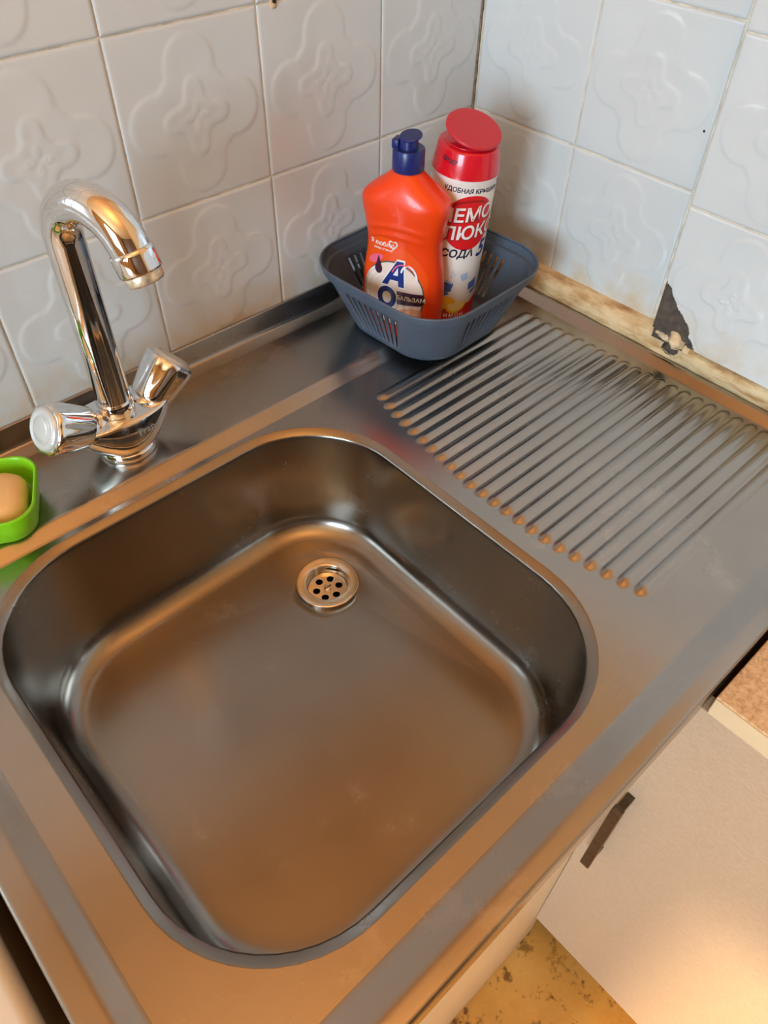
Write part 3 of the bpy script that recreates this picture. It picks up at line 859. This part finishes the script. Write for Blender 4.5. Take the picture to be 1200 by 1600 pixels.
ld = link('cap_lid', sharp(lathe([(0.0, -0.0014), (0.0105, -0.0014), (0.0116, -0.0004), (0.0116, 0.0006), (0.0108, 0.0014), (0.0, 0.0018)], 40), 40), MT['navy_cap'], cap, (0.0016, 0.0, 0.2203)); ld.rotation_euler = (rad(10), rad(-4), 0)
link('cap_hinge', box(-0.0162, -0.0085, -0.0070, 0.0070, 0.2080, 0.2167, 0.0012), MT['navy_cap'], cap)
def on_bottle(u, v, off):
    w, d = catmull(max(0.001, min(0.186, v)))
    t = min(0.998, abs(u) / w)
    y = -d * (1 - t ** 2.7) ** (1 / 2.7)
    return Vector((u, y - off, v))
def bprint(name, me, mat, off, place=(0, 0), rot=0, clip=None, par=None):
    fn = lambda u, v, o: on_bottle(u * 1.10, v * 1.16 + 0.0165, o)
    return link(name, conform(me, fn, off, place, rot, clip=clip), MT[mat], par or bottle, smooth=True)
arch = [(-0.0335, 0.010), (0.0335, 0.010), (0.0345, 0.03), (0.0345, 0.052)] + [(0.0345 * cos(rad(a)), 0.052 + 0.040 * sin(rad(a))) for a in range(6, 178, 6)] + [(-0.0345, 0.052), (-0.0345, 0.03)]
arch = [(x - 0.001 - (0.010 if y > 0.06 else 0) * (y - 0.06) / 0.03, y) for x, y in arch]
lab = bprint('label', shape_mesh(arch), 'orange2', 0.0003)
CXB, CYB = -0.0015, 0.0370
bprint('label_ring', shape_mesh(ell(CXB, CYB, 0.0330, 0.0335, 56)), 'ink_grey', 0.0005, par=lab)
bprint('label_disc', shape_mesh(ell(CXB, CYB, 0.0318, 0.0322, 56)), 'ink_cream', 0.0007, par=lab)
for rr in (0.020, 0.025, 0.029):
    bprint('label_arc', shape_mesh(ell(-0.006, 0.036, rr, rr + 0.002, 24, 0, 110, 215) + ell(-0.006, 0.036, rr - 0.0008, rr + 0.0012, 24, 0, 110, 215)[::-1]), 'ink_white', 0.0008, par=lab)
bprint('label_hand', shape_mesh([(-0.002, 0.017), (0.008, 0.0235), (0.018, 0.0265), (0.029, 0.0255), (0.0295, 0.017), (0.020, 0.010), (0.010, 0.0125), (0.016, 0.0165), (0.006, 0.0155)]), 'ink_skin', 0.0009, par=lab)
bprint('label_swirl', shape_mesh(ell(0.016, 0.0095, 0.013, 0.0035, 32, 0.12)), 'orange2', 0.0010, par=lab)
bprint('label_pink', shape_mesh(ell(-0.022, 0.0690, 0.0095, 0.0038, 28, 0.5)), 'ink_pink', 0.0008, par=lab)
drop = [(-0.0185, 0.0735)] + ell(-0.0180, 0.0605, 0.0042, 0.0050, 28, 0, 140, 400) 
bprint('label_drop', shape_mesh(drop), 'ink_plum', 0.0010, par=lab)
def letter_A(s): # slanted A with its counter, drawn round (0, 0)
    o = [(-0.0155, -0.013), (-0.0085, -0.013), (-0.0060, -0.0070), (0.0035, -0.0070), (0.0040, -0.013), (0.0105, -0.013), (0.0085, 0.014), (0.0010, 0.014)]
    h = [(-0.0028, -0.0015), (0.0030, -0.0015), (0.0026, 0.0075)]
    return [(x * s, y * s) for x, y in o], [(x * s, y * s) for x, y in h]
A_o, A_h = letter_A(0.93)
A_out = [(x * 1.17, y * 1.13) for x, y in A_o]
bprint('label_letter_edge', shape_mesh(A_out), 'ink_white', 0.0010, (0.001, 0.0590), par=lab)
bprint('label_letter', shape_mesh(A_o, [A_h]), 'ink_navy', 0.0013, (0.001, 0.0590), par=lab)
bprint('label_letter_edge', shape_mesh(ell(0, 0, 0.0118, 0.0128)), 'ink_white', 0.0010, (-0.0075, 0.0335), par=lab)
bprint('label_letter', shape_mesh(ell(0, 0, 0.0105, 0.0115), [ell(0, 0, 0.0050, 0.0062)]), 'ink_navy', 0.0013, (-0.0075, 0.0335), par=lab)
bprint('label_ribbon', shape_mesh(ell(0.0150, 0.0570, 0.0090, 0.0130, 24, 0.2, -10, 150) + ell(0.0150, 0.0570, 0.0072, 0.0112, 24, 0.2, -10, 150)[::-1]), 'ink_white', 0.0014, par=lab)
bprint('label_ribbon', shape_mesh(ell(0.0095, 0.0560, 0.0130, 0.0140, 24, 0.2, 40, 150) + ell(0.0095, 0.0560, 0.0118, 0.0128, 24, 0.2, 40, 150)[::-1]), 'ink_pink', 0.0016, par=lab)
bprint('label_banner', shape_mesh([(0.0035, 0.0425), (0.030, 0.0425), (0.0325, 0.0385), (0.030, 0.0305), (0.004, 0.0285)]), 'ink_plum', 0.0014, par=lab)
bprint('lettering', text_mesh('БАЛЬЗАМ', 0.0060, 0.00012), 'ink_white', 0.0017, (0.0182, 0.0360), 0.0, par=lab)
bprint('lettering', text_mesh('Я люблю', 0.0062, 0.00010), 'ink_white', 0.0006, (-0.0150, 0.0850), 0, par=lab)
bprint('lettering', text_mesh('свою семью', 0.0034, 0.00004), 'ink_white', 0.0006, (-0.0140, 0.0800), 0, par=lab)
heart = []
for k in range(40):
    t = 2 * pi * k / 40
    heart.append((0.00040 * 16 * sin(t) ** 3 * 0.75, 0.00040 * (13 * cos(t) - 5 * cos(2 * t) - 2 * cos(3 * t) - cos(4 * t)) * 0.85))
bprint('label_heart', shape_mesh(heart, [[(x * 0.74, y * 0.74) for x, y in heart]]), 'ink_white', 0.0007, (-0.0030, 0.0862), par=lab)

# ------------------------------------------------------------------ cleanser can
Bc = Vector((-0.1440, -0.1075, 0.0035)); Tc = Vector((-0.1385, -0.1215, 0.2110))
can = thing('cleanser_can', 'white and red scouring powder can with open red lid in the basket', 'can', Bc)
qa = (Tc - Bc).to_track_quat('Z', 'Y')
can.rotation_mode = 'QUATERNION'; can.rotation_quaternion = qa
CR = 0.0350
link('can_body', sharp(lathe([(0.0, 0.0006), (0.029, 0.0), (0.0325, 0.0010), (0.0345, 0.0035), (CR, 0.0060), (CR, 0.1665), (0.0345, 0.1685), (0.0342, 0.1705), (0.0350, 0.1725), (0.0352, 0.1750), (0.0350, 0.1775), (0.0, 0.1775)], 72), 40), MT['white'], can)
redcap = link('cap', sharp(lathe([(0.0350, 0.1770), (0.0362, 0.1776), (0.0360, 0.1796), (0.0325, 0.2010), (0.0318, 0.2030), (0.0302, 0.2040), (0.0, 0.2040)], 72), 40), MT['red_cap'], can)
# direction towards the camera, in the can's own frame
tocam = qa.inverted() @ (Vector((-0.7548, -0.6565, 0)) - Vector((Bc.x, Bc.y, 0)))
az_cam = math.atan2(tocam.y, tocam.x)
AZ = az_cam + rad(21)
def lid_mesh():
    return lathe([(0.0, -0.0022), (0.0282, -0.0022), (0.0296, -0.0012), (0.0298, 0.0004), (0.0290, 0.0016), (0.0, 0.0020)], 72)
hz = az_cam + rad(38)      # hinge side, right and towards the viewer
hing = Vector((0.0300 * cos(hz), 0.0300 * sin(hz), 0.2050))
tilt = rad(17)
lid = bpy.data.objects.new('lid', lid_mesh()); C.objects.link(lid); lid.data.materials.append(MT['red_lid']); lid.parent = redcap
for p in lid.data.polygons: p.use_smooth = True
sharp(lid.data, 40)
rdir = Vector((cos(hz), sin(hz), 0)); axis = Vector((-sin(hz), cos(hz), 0))
lid.matrix_local = Matrix.Translation(hing) @ Matrix.Rotation(tilt, 4, axis) @ Matrix.Translation(-rdir * 0.0285 + Vector((0, 0, 0.0030)))
link('cap_seal', lathe([(0.0, 0.2039), (0.026, 0.2039), (0.0265, 0.2047), (0.0255, 0.2053), (0.0, 0.2047)], 48), MT['red_cap'], redcap)
def on_can(u, v, off):
    a = AZ + u / CR
    return Vector(((CR + off) * cos(a), (CR + off) * sin(a), v))
def cprint(name, me, mat, off, place=(0, 0), rot=0, clip=None, fn=on_can, par=None):
    if fn is on_can:
        flat = place == (0, 0)
        if flat: fn = lambda u, v, o: on_can(u * 1.06, v * 1.26 + 0.004, o)
        else: place = (place[0] * 1.06, place[1] * 1.26 + 0.004)
    return link(name, conform(me, fn, off, place, rot, clip=clip), MT[mat], par or can, smooth=True)
band = cprint('bottom_band', shape_mesh([(-0.105, 0.0045), (0.105, 0.0045), (0.105, 0.0155), (0.02, 0.0165), (0.0, 0.0175), (-0.105, 0.026)]), 'ink_red', 0.0002)
band2 = cprint('bottom_swoosh', shape_mesh([(-0.030, 0.0150), (0.034, 0.0150), (0.040, 0.034), (0.030, 0.026), (0.018, 0.0205), (0.002, 0.0185), (-0.018, 0.0195)]), 'ink_red', 0.00025)
LGX = 0.0005
cprint('logo_disc', shape_mesh(ell(0, 0, 0.0300, 0.0310, 64)), 'ink_red', 0.0002, (LGX, 0.1010))
cprint('logo_gloss', shape_mesh(ell(0, 0, 0.0230, 0.0110, 40)), 'ink_darkred', 0.00028, (LGX, 0.1130))
cprint('logo_gloss', shape_mesh(ell(0, 0, 0.0235, 0.0110, 40)), 'ink_red', 0.00034, (LGX + 0.001, 0.1112))
cprint('lettering_shadow', text_mesh('ПЕМО', 0.0205, 0.0009, 0.15, 1.0), 'ink_darkred', 0.00040, (LGX - 0.0038, 0.1073), 0.10)
cprint('lettering', text_mesh('ПЕМО', 0.0205, 0.00045, 0.15, 1.0), 'ink_white', 0.0006, (LGX - 0.004, 0.1080), 0.10)
cprint('lettering_shadow', text_mesh('ЛЮКС', 0.0205, 0.0009, 0.15, 1.0), 'ink_darkred', 0.00045, (LGX + 0.0028, 0.0918), 0.10)
cprint('lettering', text_mesh('ЛЮКС', 0.0205, 0.00045, 0.15, 1.0), 'ink_white', 0.0007, (LGX + 0.0025, 0.0925), 0.10)
cprint('lettering', text_mesh('УДОБНАЯ КРЫШКА', 0.0066, 0.00016), 'ink_black', 0.0003, (-0.0015, 0.1290), -0.02)
cprint('arrow', shape_mesh([(0, -0.0030), (0.0042, 0), (0, 0.0030)]), 'ink_black', 0.0003, (0.0265, 0.1286))
cprint('cap_sketch', shape_mesh(ell(0, 0, 0.0042, 0.0058), [ell(0, 0, 0.0034, 0.0050)]), 'ink_sky', 0.0003, (0.0345, 0.1270))
cprint('lettering', text_mesh('СОДА', 0.0126, 0.00038, 0.18), 'ink_black', 0.0003, (-0.0078, 0.0725), 0.03)
cprint('lettering', text_mesh('5', 0.0262, 0.0006, 0.22), 'ink_navy', 0.0005, (0.0205, 0.0745), 0.0)
cprint('picture_bath', shape_mesh([(-0.030, 0.0430), (-0.013, 0.0465), (-0.006, 0.0430), (-0.008, 0.0350), (-0.024, 0.0320), (-0.031, 0.0370)]), 'ink_blue', 0.0003)
cprint('picture_bath_edge', shape_mesh([(-0.029, 0.0435), (-0.013, 0.0468), (-0.006, 0.0440), (-0.008, 0.0428), (-0.014, 0.0445), (-0.028, 0.0415)]), 'ink_sky', 0.0005)
cprint('picture_tap', shape_mesh([(0.000, 0.0520), (0.008, 0.0540), (0.010, 0.0470), (0.003, 0.0455)]), 'ink_sky', 0.0003)
cprint('picture_tile', shape_mesh([(0.012, 0.0420), (0.023, 0.0455), (0.024, 0.0365), (0.013, 0.0345)]), 'ink_blue', 0.0003)
cprint('picture_stripe', shape_mesh([(-0.024, 0.0290), (-0.012, 0.0345), (-0.009, 0.0325), (-0.020, 0.0275)]), 'ink_blue', 0.0003)
cprint('picture_stripe', shape_mesh([(0.016, 0.0325), (0.026, 0.0360), (0.027, 0.0330), (0.018, 0.0295)]), 'ink_blue', 0.0003)
for bx_, by_ in ((-0.010, 0.050), (-0.006, 0.0520), (-0.0085, 0.0545)):
    cprint('picture_bubble', shape_mesh(ell(bx_, by_, 0.0013, 0.0015, 16), [ell(bx_, by_, 0.0009, 0.0011, 16)]), 'ink_sky', 0.0003)
cprint('picture_lemon', shape_mesh(ell(-0.0140, 0.0230, 0.0135, 0.0065, 36, 0.05)), 'ink_yellow', 0.0004)
cprint('picture_lemon_slice', shape_mesh(ell(0.0015, 0.0215, 0.0125, 0.0090, 30, 0.35, 150, 350)), 'ink_yellow', 0.0006)
cprint('picture_lemon_flesh', shape_mesh(ell(0.0018, 0.0220, 0.0105, 0.0072, 30, 0.35, 150, 350)), 'ink_lemon', 0.0008)
cprint('picture_leaf', shape_mesh([(-0.0250, 0.0125), (-0.0190, 0.0175), (-0.0130, 0.0165), (-0.0105, 0.0120), (-0.0175, 0.0105)]), 'ink_green', 0.0006)
cprint('lettering', text_mesh('ЛИМОН', 0.0068, 0.00018, 0, 1.35), 'ink_white', 0.0005, (-0.0030, 0.0095), 0)
def on_cap(u, v, off):
    a = az_cam + u / CR; r = 0.0360 - (v - 0.177) * 0.146 + off
    return Vector((r * cos(a), r * sin(a), v))
cprint('code', text_mesh('031207', 0.0062, 0.00016), 'ink_black', 0.0003, (-0.0200, 0.1935), -0.12, fn=on_cap, par=redcap)

# ------------------------------------------------------------------ units round the sink
WX = -0.352
top = thing('worktop', 'speckled beige worktop butting against the front of the sink', 'worktop', (-0.18, -0.95, -0.040))
link('board', box(WX + 0.0006, -0.031, -1.30, -0.6185, -0.0385, -0.016, 0.0012), MT['speck'], top, smooth=False).matrix_parent_inverse = Matrix.Translation((0.18, 0.95, 0.040))
link('edge_band', box(WX - 0.0006, WX + 0.0004, -1.2995, -0.6195, -0.0385, -0.0175), MT['cream'], top, smooth=False).matrix_parent_inverse = Matrix.Translation((0.18, 0.95, 0.040))
cab = thing('base_cabinet', 'pale laminate base cabinet under the speckled worktop', 'cabinet', (-0.18, -0.95, FZ))
pi_ = Matrix.Translation((0.18, 0.95, -FZ))
def cpart(name, me, mat, par=None, smooth=False):
    o = link(name, me, mat, par or cab, smooth=smooth)
    o.matrix_parent_inverse = pi_ if par is None else Matrix.Identity(4)
    return o
cpart('carcass', box(WX + 0.019, -0.032, -1.295, -0.622, -0.730, -0.040), MT['cream'])
for yy in (-1.25, -0.68):
    cpart('leg', box(WX + 0.07, WX + 0.10, yy - 0.015, yy + 0.015, FZ, -0.730), MT['wood_dark'])
door = cpart('door', box(WX, WX + 0.0175, -1.20, -0.5835, -0.722, -0.0395, 0.0010), MT['laminate'])
hd = cpart('handle', box(WX - 0.0270, WX - 0.0215, -0.6105, -0.5990, -0.385, -0.225, 0.001), MT['bronze'], door)
for zz in (-0.375, -0.237):
    cpart('handle_post', box(WX - 0.0216, WX + 0.0002, -0.6090, -0.6005, zz - 0.006, zz + 0.006), MT['bronze'], door)
scab = thing('sink_cabinet', 'cream sink cabinet below the steel sink', 'cabinet', (-0.6, -0.3, FZ))
pi2 = Matrix.Translation((0.6, 0.3, -FZ))
def spart(name, me, mat):
    o = link(name, me, mat, scab, smooth=False); o.matrix_parent_inverse = pi2; return o
SFY = -0.583
spart('door', box(-0.818, WX + 0.0175 + 0.002, SFY, SFY + 0.016, FZ + 0.005, -0.036, 0.001), MT['ivory'])
spart('side_panel', box(-0.820, -0.804, SFY + 0.018, -0.02, FZ, -0.036), MT['cream'])
spart('plinth', box(-0.804, -0.33, -0.50, -0.485, FZ, FZ + 0.10), MT['wood_dark'])
# cooker standing left of the sink
stove = thing('cooker', 'white enamelled cooker edge at the lower left beside the sink', 'cooker', (-1.1, -0.3, FZ))
pi3 = Matrix.Translation((1.1, 0.3, -FZ))
def kpart(name, me, mat, sm=False):
    o = link(name, me, mat, stove, smooth=sm); o.matrix_parent_inverse = pi3; return o
kpart('hob', box(-1.36, -0.842, -0.60, -0.03, -0.046, -0.020, 0.010, 4), MT['enamel'], True)
kpart('oven_body', box(-1.355, -0.850, -0.585, -0.04, FZ, -0.046, 0.004), MT['enamel'])

# wall plug near the top edge
plug = thing('wall_plug', 'small brown plug in a chipped hole of the upper tile joint', 'wall plug', (-0.2855, 0.0, 0.3270))
lump((0, 0.0005, 0), (0.0048, 0.0016, 0.0055), 3.0, MT['plaster'], plug, 'plug_filler')
o = link('plug_core', lathe([(0.0, 0.0030), (0.0016, 0.0028), (0.0019, 0.0), (0.0019, -0.004)], 18), MT['dark'], plug, (0.0004, 0, 0.0012)); o.rotation_euler = (pi / 2, 0, 0)
